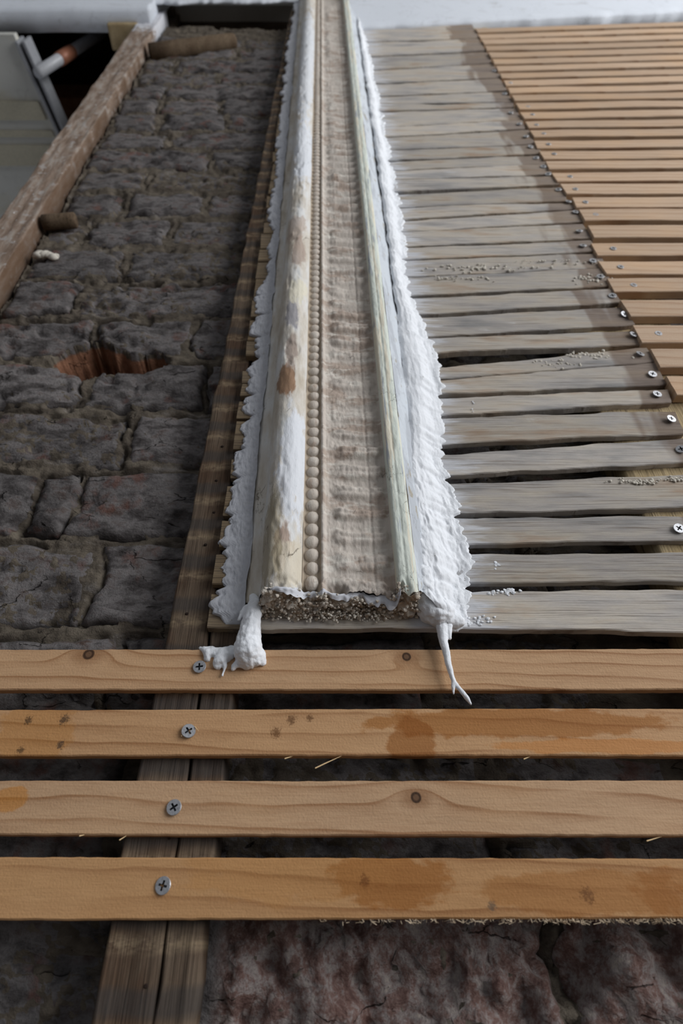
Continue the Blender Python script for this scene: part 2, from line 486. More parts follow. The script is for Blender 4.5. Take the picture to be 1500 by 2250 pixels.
beds = [0.312, 0.386, 0.460, 0.535, 0.610, 0.687, 0.760, 0.832]
while beds[-1] < 2.10:
    beds.append(beds[-1] + 0.0748 + random.uniform(-0.002, 0.002))
fixed = {2: [-0.33, -0.115, 0.099, 0.21], 3: [-0.36, -0.25, -0.14, 0.07, 0.18], 4: [-0.355, -0.167, 0.05, 0.16, 0.37],
         5: [-0.355, -0.236, -0.199, 0.012, 0.125, 0.34], 6: [-0.355, -0.172, 0.045, 0.155, 0.37], 1: [-0.3, -0.10, 0.12, 0.3]}

def brick(x0, x1, z0, z1, seed):
    res = 0.0033 if z0 < 1.05 else 0.006
    nx = max(5, int((x1 - x0) / res)); nz = max(5, int((z1 - z0) / res))
    u = np.linspace(0, 1, nx); v = np.linspace(0, 1, nz)
    U, W = np.meshgrid(u, v)
    e = np.minimum(np.minimum(U, 1 - U) * (x1 - x0), np.minimum(W, 1 - W) * (z1 - z0))
    bx = x0 + U * (x1 - x0); bz = z0 + W * (z1 - z0)
    bx2 = bx + 0.0046 * fbm(bx * 30 + seed, bz * 60, 51, 4); bz2 = bz + 0.0040 * fbm(bx * 26, bz * 40 + seed, 53, 3)
    rs = random.Random(seed)
    y = 0.0305 + rs.uniform(-0.0018, 0.0022) + rs.uniform(-.012, .012) * (U - .5) * (x1 - x0) + wall_relief(bx2, bz2)
    y = y + 0.0042 * (1 - smooth01(0, 0.0045, e)) ** 1.5
    V = np.stack([bx2, y, bz2], -1)
    # skirt into the mortar
    P = np.zeros((nz + 2, nx + 2, 3))
    P[1:-1, 1:-1] = V
    P[0, 1:-1] = V[0]; P[-1, 1:-1] = V[-1]; P[1:-1, 0] = V[:, 0]; P[1:-1, -1] = V[:, -1]
    P[0, 0] = V[0, 0]; P[0, -1] = V[0, -1]; P[-1, 0] = V[-1, 0]; P[-1, -1] = V[-1, -1]
    for sl in ((0, slice(None)), (-1, slice(None)), (slice(None), 0), (slice(None), -1)):
        P[sl][..., 1] += 0.02
    return grid_mesh('brick', P, flip=True)

sd = 100
bricks = []
for k in range(len(beds) - 1):
    z0, z1 = beds[k] + 0.005, beds[k + 1] - 0.006
    if z0 > 2.02: break
    xmax = 0.34 if z0 < 0.95 else 0.0
    if k in fixed:
        cuts = fixed[k]
    else:
        cuts = [-0.355]; rr = random.Random(k * 5)
        x = -0.355 + rr.uniform(0.04, 0.20); st = rr.random() < .5
        while x < xmax:
            cuts.append(x); x += (0.221 if st else 0.112) + rr.uniform(-.006, .006); st = not st
        cuts.append(x)
    for a, b in zip(cuts[:-1], cuts[1:]):
        if a > xmax or b - a < 0.02: continue
        sd += 1
        bricks.append((max(a, -0.352) + 0.004, b - 0.004, z0 + .0005, z1, sd))

xs = np.concatenate([np.arange(-0.352, 0.17, 0.0022), np.linspace(.172, 1.0, 70)])
zs = np.concatenate([np.arange(-1.05, 0.30, 0.05), np.arange(0.30, 1.08, 0.0022), np.arange(1.08, 1.6, 0.0045), np.arange(1.6, 2.75, 0.010)])
X, Z = np.meshgrid(xs, zs)
Y = 0.0326 + wall_relief(X, Z) + 0.0012 * fbm(X * 160, Z * 160, 77, 3)
# thin open cracks where mortar has shrunk away from the bricks
for (x0, x1, z0, z1, sdd) in bricks:
    ia, ib = np.searchsorted(xs, [x0 - .015, x1 + .015]); ja, jb = np.searchsorted(zs, [z0 - .015, z1 + .015])
    if ib <= ia or jb <= ja: continue
    xx, zz = X[ja:jb, ia:ib], Z[ja:jb, ia:ib]
    ux = xx - 0.0046 * fbm(xx * 30 + sdd, zz * 60, 51, 4); uz = zz - 0.0040 * fbm(xx * 26, zz * 40 + sdd, 53, 3)
    dd = np.maximum(np.abs(ux - (x0 + x1) / 2) - (x1 - x0) / 2, np.abs(uz - (z0 + z1) / 2) - (z1 - z0) / 2)
    mk_ = smooth01(-.25, .25, fbm(xx * 22 + sdd * 1.7, zz * 22, 57, 3))
    Y[ja:jb, ia:ib] += (0.0085 if z0 < 1.05 else 0.0045) * mk_ * np.exp(-((dd - 0.0004) / 0.0017) ** 2)
Y = Y + smooth01(2.105, 2.13, Z + 0.01 * fbm(X * 20, Z * 0, 8, 2)) * 0.12
V = np.stack([X, Y, Z], -1)
wall = obj('wall_back', grid_mesh('wall_back', V, flip=True), M_MORTAR)
tag(wall, 'soot-darkened old brick wall with crumbling lime mortar behind the laths', None, None, 'structure')

for (x0, x1, z0, z1, sdd) in bricks:
    obj('brick', brick(x0, x1, z0, z1, sdd), M_BRICK, wall)

# ------------------------------------------------------------------ unseen floor of the room, added to block light from below
gf = G('dusty_floorboards')
nf = gf.noise(gf.vec('MULTIPLY', gf.pos, (3, 30, 3)), 1.0, 4, .6)
M_FLOOR = gf.done(gf.ramp(nf, [(.3, lin((70, 58, 48))), (.7, lin((112, 98, 84)))]), .85, .2)
bm = bmesh.new(); bmesh.ops.create_cube(bm, size=1.0)
for v in bm.verts: v.co = Vector((v.co.x * 7, v.co.y * 5 - 2.44, v.co.z * .06 - 1.08))
tag(obj('floor', bm_mesh('floor', bm), M_FLOOR), 'dusty unseen floorboards far below the laths, added to block light from below', None, None, 'structure')

M_CEIL = plain('chalky_ceiling', (206, 204, 198), .9, 0, .1, 6, .15)
for nm, lo, hi, lab in [('ceiling', (-3.2, -2.6, 3.12), (3.2, .7, 3.18), 'chalky white ceiling of the room'), ('wall_upper', (-1.42, .030, 2.285), (1.05, .031 + .03, 3.12), 'plain plastered wall strip above the white rails')]:
    bm = bmesh.new(); bmesh.ops.create_cube(bm, size=1.0)
    for v in bm.verts: v.co = Vector([(hi if v.co[i] > 0 else lo)[i] for i in range(3)])
    tag(obj(nm, bm_mesh(nm, bm), M_CEIL), lab, None, None, 'structure')

# ------------------------------------------------------------------ timber behind the laths
def board(name, xa, xb, y0, y1, z0, z1, mat, seed, lean=0.0, rough=0.0007, nz=160, parent=None):
    """upright timber: closed ring section, xa/xb left and right edge"""
    zz = np.linspace(z0, z1, nz)
    rows = []
    w = xb - xa
    prof = [(0, y1), (0, y0 + .0012), (.0012 / w, y0)] + [(t, y0) for t in np.linspace(.08, .92, 12)] + [(1 - .0012 / w, y0), (1, y0 + .0012), (1, y1)]
    for z in zz:
        r = []
        for i, (t, yy) in enumerate(prof):
            xx = xa + t * w + lean * (z - z0) + rough * 1.2 * float(vnoise(z * 45, (0 if t < .5 else 9) + seed, 3))
            front = yy < y1
            yv = yy + (rough * float(fbm(xx * 260, z * 14 + seed, seed, 3)) if front else 0)
            r.append((xx, yv, z))
        rows.append(r)
    me = fix_normals(grid_mesh(name, np.array(rows), closed=True))
    return obj(name, me, mat, parent)

bat = empty('wall_batten', (-0.08, 0.02, 0.30))
tag(bat, 'dark brown split upright batten striped with the ghosts of removed laths', 'batten')
def batten_piece(a, b, y0, seed):
    o = board('batten_strip', a, b, y0, 0.040, 0.30, 2.14, M_BATTEN, seed, 0.020, 0.0010, 300)
    o.parent = bat; o.matrix_parent_inverse = bat.matrix_world.inverted()
    return o
batten_piece(-0.1045, -0.0778, 0.0062, 1)
batten_piece(-0.0768, -0.0590, 0.0066, 2)
# old nail holes of the removed laths, their inner shade painted as dark discs
def cone_disc(name, c, r, depth, mat, parent, n=9, ymul=1.0):
    bm = bmesh.new()
    ring = [bm.verts.new((c[0] + r * math.cos(2 * math.pi * i / n), c[1], c[2] + ymul * r * math.sin(2 * math.pi * i / n))) for i in range(n)]
    ring2 = [bm.verts.new((c[0] + .55 * r * math.cos(2 * math.pi * i / n), c[1] - depth, c[2] + ymul * .55 * r * math.sin(2 * math.pi * i / n))) for i in range(n)]
    for i in range(n):
        bm.faces.new((ring[i], ring[(i + 1) % n], ring2[(i + 1) % n], ring2[i]))
    bm.faces.new(ring2)
    me = fix_normals(bm_mesh(name, bm))
    o = obj(name, me, mat, parent)
    if parent is not None: o.matrix_parent_inverse = parent.matrix_world.inverted()
    return o
for (px, py) in [(410, 1348), (451, 1196), (470, 1125), (475, 1055), (488, 980), (531, 881), (551, 780), (571, 610), (320, 2167), (385, 1695), (371, 1842)]:
    h = hit(px, py, 0.006)
    cone_disc('nail_hole', (h[0], 0.0066, h[2]), 0.0013, 0.0008, M_HOLE, bat)

b2 = board('wall_batten', 0.238, 0.346, 0.0062, 0.040, 0.33, 2.02, M_TAN, 5, 0.004, 0.0009)
tag(b2, 'rough-sawn tan upright batten under the screwed ends of the grey laths', 'batten')

# ------------------------------------------------------------------ screws
def screw_mesh(r=0.004, n=24):
    bm = bmesh.new()
    top = [bm.verts.new((r * math.cos(2 * math.pi * i / n), -0.0002, r * math.sin(2 * math.pi * i / n))) for i in range(n)]
    rim = [bm.verts.new((.94 * r * math.cos(2 * math.pi * i / n), -0.0005, .94 * r * math.sin(2 * math.pi * i / n))) for i in range(n)]
    low = [bm.verts.new((.45 * r * math.cos(2 * math.pi * i / n), 0.0022, .45 * r * math.sin(2 * math.pi * i / n))) for i in range(n)]
    for i in range(n):
        j = (i + 1) % n
        bm.faces.new((rim[i], rim[j], top[j], top[i]))
        bm.faces.new((top[i], top[j], low[j], low[i]))
    a, b = 0.13 * r, 0.56 * r
    plus = [(a, b), (a, a), (b, a), (b, -a), (a, -a), (a, -b), (-a, -b), (-a, -a), (-b, -a), (-b, a), (-a, a), (-a, b)]
    pv = [bm.verts.new((p[0], -0.0005, p[1])) for p in plus]
    pe = [bm.edges.new((pv[i], pv[(i + 1) % 12])) for i in range(12)]
    re = [bm.edges.get((rim[i], rim[(i + 1) % n])) for i in range(n)]
    bmesh.ops.triangle_fill(bm, use_beauty=True, use_dissolve=False, edges=pe + re)
    me = bm_mesh('screw', bm)
    fix_normals(me)
    return me
def recess_mesh(r=0.004):
    bm = bmesh.new()
    a, b = 0.13 * r, 0.56 * r
    plus = [(a, b), (a, a), (b, a), (b, -a), (a, -a), (a, -b), (-a, -b), (-a, -a), (-b, -a), (-b, a), (-a, a), (-a, b)]
    t = [bm.verts.new((p[0], -0.00048, p[1])) for p in plus]
    l = [bm.verts.new((p[0] * .7, 0.0009, p[1] * .7)) for p in plus]
    for i in range(12):
        j = (i + 1) % 12
        bm.faces.new((t[i], t[j], l[j], l[i]))
    bm.faces.new(l)
    me = bm_mesh('cross_recess', bm); return fix_normals(me)
SCREW = screw_mesh(); RECESS = recess_mesh()
SCREW.materials.append(M_SCREW); RECESS.materials.append(M_RECESS)
def screw(x, y, z, parent, sc=1.0, tilt=(0, 0)):
    o = obj('screw', SCREW, None, parent)
    o.location = (x, y, z); o.scale = (sc, sc, sc)
    o.rotation_euler = (tilt[0], random.uniform(0, 3.1), tilt[1])
    c = obj('cross_recess', RECESS, None, o)
    return o

# ------------------------------------------------------------------ laths
def lath(top, bot, x0, x1, y, th, mat, seed, n=70, edge=0.0004, face=0.0003, bow=None, efreq=60, name='lath', skew=(0, 0)):
    """top, bot: functions of x giving the z of the two edges on the front face"""
    x = np.linspace(0, 1, n)
    rows = []
    T = np.linspace(0, 1, 7)
    xs_ = x0 + x * (x1 - x0)
    zt = top(xs_) + edge * fbm(xs_ * efreq, xs_ * 0 + seed, seed, 3)
    zb = bot(xs_) + edge * fbm(xs_ * efreq, xs_ * 0 + seed + 50, seed + 9, 3)
    c = min(0.0007, th * .2)
    yo = (bow(xs_) if bow else 0) + 0.0006 * fbm(xs_ * 8, xs_ * 0 + seed * 3, seed, 2)
    cols = []
    def P(zv, yv):
        dx = (1 - x) * 0 + np.where(x < .001, skew[0], 0) + np.where(x > .999, skew[1], 0)
        tt = (zv - zb) / (zt - zb) - .5
        return np.stack([xs_ + dx * tt, yv + yo, zv], -1)
    cols.append(P(zt, y + th))
    cols.append(P(zt, y + c))
    for t in T:
        zz = (zt - c) * (1 - t) + (zb + c) * t
        cols.append(P(zz, y + face * fbm(xs_ * 30, zz * 220 + seed, seed + 3, 3)))
    cols.append(P(zb, y + c))
    cols.append(P(zb, y + th))
    V = np.stack(cols, 1)
    me = fix_normals(grid_mesh(name, V, closed=True))
    me.polygons.foreach_set('use_smooth', [False] * len(me.polygons))
    return obj(name, me, mat)

def line(p, q):
    k = (q[1] - p[1]) / (q[0] - p[0])
    return lambda x: p[1] + k * (np.asarray(x) - p[0])

ORD = ['first', 'second', 'third', 'fourth', 'fifth', 'sixth', 'seventh', 'eighth', 'ninth', 'tenth', 'eleventh', 'twelfth',
       'thirteenth', 'fourteenth', 'fifteenth', 'sixteenth', 'seventeenth', 'eighteenth', 'nineteenth', 'twentieth']
for t in ('twenty', 'thirty'):
    ORD += [t + '-' + o for o in ORD[:9]] + (['thirtieth'] if t == 'twenty' else [])

# four full-width new laths below the broken end of the moulding
def amber(v=(196, 128, 52)): return v
bl = [ # px edges at the left and right border, screw px, label, knots, stains, moulds
    dict(t=(1427, 1425), b=(1516, 1515), s=(438, 1465), lab='new pine lath nearest the broken moulding, spattered with a lump of wet plaster',
         k=[(893, 1442, .0024), (195, 1438, .0030)], st=[], mo=[]),
    dict(t=(1559, 1557), b=(1660, 1661), s=(414, 1606), lab='new pine lath with a long amber resin stain and black mould spots',
         k=[], st=[(1120, 1588, .085, .0085, (146, 92, 38), .9), (905, 1630, .014, .014, (134, 80, 32), .9), (80, 1610, .022, .02, (186, 134, 72), .6), (1330, 1640, .06, .004, (200, 130, 60), .7)],
         mo=[(62, 1582, .0018, (50, 38, 28)), (140, 1581, .0022, (44, 38, 36)), (44, 1648, .0016, (60, 44, 30)), (132, 1636, .0018, (56, 48, 44)), (606, 1610, .0022, (96, 60, 30)), (640, 1582, .0022, (92, 60, 34)), (680, 1578, .0016, (92, 60, 34))]),
    dict(t=(1715, 1715), b=(1834, 1837), s=(382, 1774), lab='new pine lath with a round knot and swirling grain, no stain in its middle',
         k=[(914, 1752, .0024)], st=[(20, 1755, .010, .006, (200, 134, 52), .8)], mo=[]),
    dict(t=(1883, 1887), b=(2022, 2018), s=(358, 1946), lab='lowest new pine lath, blotched with amber resin and frayed along its lower edge',
         k=[], st=[(860, 1935, .028, .011, (142, 88, 36), .9), (640, 1920, .05, .012, (190, 142, 86), .45), (1290, 1960, .05, .010, (150, 100, 50), .7), (1480, 1955, .02, .010, (146, 94, 44), .7)],
         mo=[(1290, 1968, .0025, (104, 66, 36)), (1080, 1992, .0016, (96, 80, 66)), (800, 1935, .002, (110, 66, 30))])]
blaths = []
for i, d in enumerate(bl):
    tl, tr = hit(0, d['t'][0]), hit(1500, d['t'][1])
    bl_, br = hit(0, d['b'][0]), hit(1500, d['b'][1])
    knots = [(hit(a, b)[0], hit(a, b)[2], r) for a, b, r in d['k']]
    stains = [(hit(a, b)[0], hit(a, b)[2], rx, rz, c, m) for a, b, rx, rz, c, m in d['st']]
    mo = [(hit(a, b)[0], hit(a, b)[2], r, c) for a, b, r, c in d['mo']]
    base = [(192, 156, 120), (190, 150, 110), (190, 157, 124), (184, 142, 98)][i]
    m = pine('fresh_pine_%d' % i, base, (132, 86, 48), knots, stains or [(9, 9, .01, .01, (200, 200, 200), 0.0)], mo, 0.0, 0.0085 + .001 * i)
    o = lath(line((tl[0], tl[2]), (tr[0], tr[2])), line((bl_[0], bl_[2]), (br[0], br[2])), -0.34, 0.66, 0.0, 0.006, m, 20 + i, 220, 0.00018, 0.00012, None, 200, 'new_lath')
    tag(o, d['lab'], 'lath', 'new laths across the foot of the moulding')
    sx, sy = d['s']; h = hit(sx, sy, -0.001)
    screw(h[0], -0.0009, h[2], o, 1.0, (random.uniform(-.1, .1), random.uniform(-.18, .18)))
    blaths.append(o)

# weathered laths carrying the moulding, counted upwards from its broken end
O = [(1040, 1300, 1381, 1500, 1294, 1388, None), (1050, 1218, 1283, 1500, 1215, 1278, None), (1030, 1140, 1197, 1500, 1133, 1187, (1490, 1162)),
     (1000, 1062, 1129, 1500, 1042, 1112, None), (985, 1000, 1043, 1490, 962, 1017, (1495, 988)), (975, 920, 979, 1500, 902, 952, (1473, 922)),
     (972, 875, 912, 1473, 854, 883, (1443, 866)), (975, 834, 865, 1452, 795, 845, (1433, 822)), (990, 806, 832, 1430, 762, 797, (1405, 779)),
     (960, 745, 776, 1405, 724, 757, (1391, 736)), (930, 697, 740, 1384, 672, 712, (1373, 690)), (905, 656, 691, 1355, 635, 667, (1351, 651)),
     (900, 608, 648, 1338, 588, 628, (1318, 608)), (900, 572, 607, 1325, 554, 587, (1302, 573)), (900, 545, 570, 1305, 527, 552, (1280, 540)),
     (900, 510, 541, 1290, 490, 523, (1272, 508)), (890, 484, 507, 1278, 460, 486, (1266, 465)), (888, 456, 481, 1262, 443, 457, (1252, 442)),
     (885, 426, 453, 1240, 410, 440, (1228, 416)), (880, 396, 421, 1226, 387, 405, (1203, 384)), (870, 376, 394, 1208, 361, 384, (1193, 367)),
     (862, 355, 373, 1198, 340, 359, (1177, 346)), (860, 331, 352, 1185, 318, 338, (1165, 323)), (856, 303, 329, 1168, 284, 316, (1155, 300)),
     (846, 280, 300, 1150, 264, 283, (1140, 273)), (845, 245, 277, 1140, 236, 262, (1122, 247)), (845, 229, 244, 1128, 225, 235, None),
     (840, 212, 226, 1120, 200, 223, (1108, 205)), (832, 186, 210, 1105, 172, 199, None), (812, 154, 181, 1092, 139, 170, (1085, 155)),
     (815, 125, 151, 1075, 113, 137, None), (812, 93, 122, 1058, 86, 112, None), (806, 66, 91, 1044, 54, 84, None)]
lens = {26: (970, 1), 31: (920, 1)}
olaths = []
for i, (xl, t0, b0, xr, t1, b1, sc) in enumerate(O):
    tl, bl_, tr, br = hit(xl, t0), hit(xl, b0), hit(xr, t1), hit(xr, b1)
    xend = min(0.5 * (tr[0] + br[0]), 0.33)
    if xr >= 1473: xend = 0.302 + 0.004 * math.sin(i * 2.1)
    kt = (tr[2] - tl[2]) / (tr[0] - tl[0]); kb = (br[2] - bl_[2]) / (br[0] - bl_[0])
    def mk(z, x, k, i=i, up=True):
        def f(xx):
            xx = np.asarray(xx)
            v = z + k * np.where(xx > x, xx - x, 0.25 * (xx - x))
            if i in lens and up:
                cx = hit(lens[i][0], t0)[0]
                v = v - 0.009 * np.exp(-((xx - cx) / 0.028) ** 2)
            return v
        return f
    th = 0.0055 + 0.001 * (i % 3 == 0)
    yf = random.uniform(-0.0006, 0.0008)
    x0 = -0.0722 + 0.012 * max(0, (tl[2] - 0.6)) / 1.4 + random.uniform(-.0012, .0012)
    bw = None
    if i in (5, 9, 17): bw = lambda x, a=random.uniform(.8, 1.6): -0.0012 * np.sin((x - 0.08) * 14 * a)
    o = lath(mk(tl[2], tl[0], kt), mk(bl_[2], bl_[0], kb, up=False), x0, xend, yf, th, M_OLD, 60 + i, 110, 0.0008, 0.00035, bw, 45, 'old_lath', (random.uniform(-.001, .001), random.uniform(-.003, .003)))
    if i == 0: lab = 'wide weathered grey lath under the broken lower end of the moulding'
    else: lab = 'weathered grey lath, %s up from the broken lower end of the moulding' % ORD[i]
    tag(o, lab, 'lath', 'weathered laths carrying the moulding')
    if sc:
        h = hit(sc[0], sc[1], -0.001)
        screw(min(h[0], xend - 0.006), -0.0014 + yf, h[2], o, 1.0, (random.uniform(-.25, .25), random.uniform(-.25, .25)))
    olaths.append(o)

# new laths right of the seam, counted upwards
N = [(1475, 826, 868), (1439, 767, 808), (1400, 714, 753), (1374, 660, 696), (1342, 611, 641), (1324, 573, 601), (1306, 533, 560), (1298, 495, 522),
     (1278, 458, 484), (1262, 432, 454), (1238, 402, 425), (1218, 379, 398), (1203, 357, 372), (1190, 331, 348), (1177, 308, 324)]
gaps = [302, 282, 261, 241, 222, 205, 188, 171, 155.5, 140, 124.5, 109, 95, 81, 68, 55.5]
sl = lambda y: float(np.interp(y, [50, 93, 200, 300, 450, 650, 900], [-.036, -.028, -.022, -.010, -.001, -.006, -.004]))
for a, b in zip(gaps[:-1], gaps[1:]):
    yb = a - 2; yt = a - 0.78 * (a - b)
    xe = 1040 + .531 * (0.5 * (yb + yt) - 50)
    dy = sl(yb) * (xe - 1200)
    N.append((xe, yt + dy, yb + dy))
M_NEW = pine('orange_pine', (188, 164, 140), (150, 114, 84), (), (), (), 0.10, 0.010)
nlaths = []
for i, (xe, yt, yb) in enumerate(N):
    yf = -0.0030
    k = sl(yb) * (1500 - xe)
    xq = 1500.0
    if xq - xe < 60: xq = xe + 200; k = sl(yb) * 200
    tl, bl_ = hit(xe, yt, yf), hit(xe, yb, yf)
    tr, br = hit(xq, yt + k, yf), hit(xq, yb + k, yf)
    xend = hit(xe, .5 * (yt + yb), yf)[0]
    wd = 0.5 * ((tl[2] - bl_[2]) + (tr[2] - br[2])) 
    wd = min(max(wd, 0.0245), 0.0285)
    f = line((bl_[0], bl_[2]), (br[0], br[2]))
    f2 = lambda x, f=f, wd=wd: f(x) + wd
    o = lath(f2, f, xend, 1.0, yf + random.uniform(-.0005, .0005), 0.0088, M_NEW, 140 + i, 70, 0.00025, 0.00015, None, 60, 'new_lath', (random.uniform(-.002, .002), 0))
    if i == len(N) - 1: lab = 'clean orange pine lath tight under the white rail'
    else: lab = 'clean orange pine lath, %s from the bottom of the stepped new section' % ORD[i]
    tag(o, lab, 'lath', 'new orange laths beside the weathered ones')
    if i < 22:
        zc = float(f(xend + .02)) + wd * random.uniform(.42, .6)
        screw(max(xend + 0.012, 0.324) + random.uniform(-.003, .005), yf + 0.0001, zc, o, 0.88)
    nlaths.append(o)

# ------------------------------------------------------------------ moulding
MZ0, MZ1 = 0.612, 2.44
zrow = [MZ0]
while zrow[-1] < MZ1:
    zrow.append(zrow[-1] + 0.0011 + 0.0042 * max(0, zrow[-1] - 0.75))
zrow = np.array(zrow)
prof = [(-50, 1.5), (-47, 4.2), (-43, 4.6), (-40.2, 5.0), (-39.6, 9), (-38.6, 14.5), (-36.6, 20), (-33.5, 24.3), (-29.5, 26.6), (-25, 27.3), (-21, 26.6), (-17.4, 24.6),
        (-14.4, 22), (-12.6, 20.4), (-12.0, 18.4), (-11.4, 17.0), (-10, 16.6), (-6, 16.6), (-2, 16.8), (-0.4, 17.6), (0.2, 19.6), (1.4, 20.2), (2.6, 19.4), (3.6, 17.8),
        (6, 17.0), (14, 16.0), (24, 15.4), (34, 15.2), (42, 15.6), (46, 16.3), (47.2, 17.5), (47.8, 22), (48.3, 24.8), (49.4, 25.6), (52, 25.9), (53.2, 25.4), (54.2, 26), (57.2, 25.8), (59, 25), (60.2, 23.2), (63, 20), (67, 15.5), (71, 11), (74, 7), (75.5, 2)]
pa = np.array(prof)
seg = np.concatenate([[0], np.cumsum(np.hypot(np.diff(pa[:, 0]), np.diff(pa[:, 1])))])
def strip(s0, s1, n):
    s = np.linspace(s0, s1, n)
    return np.interp(s, seg, pa[:, 0]), np.interp(s, seg, pa[:, 1])
def s_at(x): return float(np.interp(x, pa[:, 0], seg))
mould = empty('plaster_moulding', (0.005, 0, MZ0))
tag(mould, 'long upright cream plaster moulding with a bead row, broken off at its lower end', 'moulding')
def endz(x):
    return 0.0030 * fbm(x * 90, x * 0 + 3, 9, 4, .6)
def mould_part(name, x0, x1, n, mat, relief=None, ns=0.00025):
    a, b = strip(s_at(x0), s_at(x1), n)
    A, Zr = np.meshgrid(a / 1000, zrow)
    B = np.meshgrid(b / 1000, zrow)[0]
    wear = fbm(A * 60, Zr * 30, 19, 4) * 0.0004 + fbm(A * 300, Zr * 120, 23, 3) * ns
    if relief is not None: B = B + relief(A, Zr)
    chip = smooth01(MZ0 + 0.010, MZ0, Zr) * np.maximum(0, fbm(A * 150, Zr * 150, 29, 3) + .1) * 0.006
    Bm = np.maximum(B + wear - chip, 0.0008)
    low = smooth01(MZ0 + .02, MZ0, Zr)
    V = np.stack([A, -Bm, Zr + low * endz(A)], -1)
    o = child(name, grid_mesh(name, V, flip=True), mat, mould)
    return o
def leaf(A, Zr):
    u = np.clip((A - 0.005) / 0.041, 0, 1)
    p = 0.0196
    fi = (Zr / p + 0.08 * np.sin(u * 3)) % 1.0
    d = np.abs(fi - .5)
    w = 0.42 * np.clip(u / .16, 0, 1) ** .7 * (1 - 0.32 * u) * (0.75 + .35 * np.sin(np.floor(Zr / p) * 2.4) ** 2)
    lf = smooth01(-0.04, 0.18, w - d) * (1 - .2 * u)
    vein = np.exp(-(d / .05) ** 2) * smooth01(.1, .25, u)
    d2 = 0.5 - d
    w2 = 0.10 * (1 - np.clip(u / .55, 0, 1))
    dart = smooth01(0, 0.06, w2 - d2)
    groove = np.exp(-((A - 0.0345) / 0.0009) ** 2)
    wear = np.clip(0.78 + 0.7 * fbm(A * 25, Zr * 18, 61, 3), 0.3, 1.1)
    body = smooth01(.0, .30, u) * smooth01(1, .93, u)
    return body * wear * (0.0044 * lf - 0.0010 * vein) - 0.0008 * groove + 0.0003 * fbm(A * 500, Zr * 500, 67, 2)
def rollwear(A, Zr):
    return -0.0012 * smooth01(.1, .5, fbm(A * 70, Zr * 25, 71, 4)) * smooth01(0, .004, A + .039)
mould_part('roll', -50, -12.0, 56, M_ROLL, rollwear)
mould_part('bead_channel', -12.0, 0.0, 14, M_CHAN)
mould_part('leaf_panel', 0.0, 47.2, 76, M_PANEL, leaf)
mould_part('edge_fillet', 47.2, 60.2, 30, M_FILLET)
mould_part('outer_slope', 60.2, 75.5, 30, M_SLOPE, lambda A, Zr: 0.0012 * fbm(A * 80, Zr * 25, 91, 4))
# beads
bm = bmesh.new(); bmesh.ops.create_uvsphere(bm, u_segments=10, v_segments=7, radius=1.0)
BEAD = bm_mesh('bead', bm, True); BEAD.materials.append(M_BEAD)
zb = MZ0 + 0.0085
while zb < 2.30:
    o = obj('bead', BEAD, None, mould)
    o.matrix_parent_inverse = mould.matrix_world.inverted()
    r = random.uniform(.92, 1.04)
    o.location = (-0.0056 + random.uniform(-.0002, .0002), -0.0152, zb)
    o.scale = (0.0056 * r, 0.0046 * r, 0.0056)
    zb += 0.01035
# broken end: raw core under the painted skin
xs_ = np.linspace(-0.044, 0.060, 120); t = np.linspace(0, 1, 26)
XX, TT = np.meshgrid(xs_, t)
front = np.interp(XX * 1000, pa[:, 0], pa[:, 1]) / 1000
ZZ = MZ0 + endz(XX) * (1 - TT) - 0.0015 + 0.004 * TT * 0 + (0.0035 * fbm(XX * 120, TT * 4, 81, 4, .65) - 0.004 * TT) * smooth01(0, .12, TT)
YY = -(front - 0.0012) * (1 - TT) + 0.0008 * TT + 0.0006 * fbm(XX * 300, TT * 20, 83, 3)
child('broken_end', grid_mesh('broken_end', np.stack([XX, YY, ZZ], -1), flip=False), M_RUBBLE, mould)
# torn white paint skin along the broken edge
xs2 = np.linspace(-0.037, 0.049, 120); t2 = np.linspace(0, 1, 7)
XX, TT = np.meshgrid(xs2, t2)
fr2 = np.interp(XX * 1000, pa[:, 0], pa[:, 1]) / 1000
ln = 0.0034 + 0.0026 * fbm(XX * 60, XX * 0, 93, 3) + 0.0012 * fbm(XX * 260, XX * 0, 94, 2)
ZZ = MZ0 + endz(XX) + 0.0004 - TT * np.maximum(ln, 0.0006)
YY = -(fr2 - 0.0004 - 0.0016 * TT ** 2) + 0.0004 * fbm(XX * 200, TT * 3, 95, 2)
child('torn_paint', grid_mesh('torn_paint', np.stack([XX, YY, ZZ], -1)), M_FLAP, mould)
rs = random.Random(4)
def lump(bm, c, r, rs, sub=1, sq=(1, 1, 1), amp=.25):
    m = bmesh.ops.create_icosphere(bm, subdivisions=sub, radius=r)
    for v in m['verts']:
        k = 1 + rs.uniform(-amp, amp)
        v.co = Vector((v.co.x * k * sq[0] + c[0], v.co.y * k * sq[1] + c[1], v.co.z * k * sq[2] + c[2]))
bm = bmesh.new()
for i in range(900):
    x = rs.uniform(-.043, .062); tt = rs.random() ** .6
    fy = float(np.interp(x * 1000, pa[:, 0], pa[:, 1])) / 1000
    y = -fy * (1 - tt) * .95 + 0.0
    z = MZ0 - 0.0015 - 0.004 * tt + rs.uniform(-.004, .003)
    lump(bm, (x, y - .0005, z), rs.choice([.0005, .0007, .0009, .0013]), rs, 1, (1, 1, .9), .3)
for (cx, cy, cz, R) in [(-.030, -.020, .0005, .0055), (-.022, -.019, -.001, .004), (.052, -.022, .001, .0045), (.057, -.019, .0, .005), (.047, -.018, -.002, .0035), (.0, -.016, -.001, .003), (.02, -.013, -.001, .003)]:
    for j in range(34):
        lump(bm, (cx + rs.uniform(-R, R), cy + rs.uniform(-R, R) * .7, MZ0 + cz + rs.uniform(-R, R) * .6), R * rs.uniform(.14, .36), rs, 1, (1, 1, 1), .3)
cr = child('crumb', bm_mesh('crumb', bm), M_RUBBLE, mould); cr['kind'] = 'stuff'
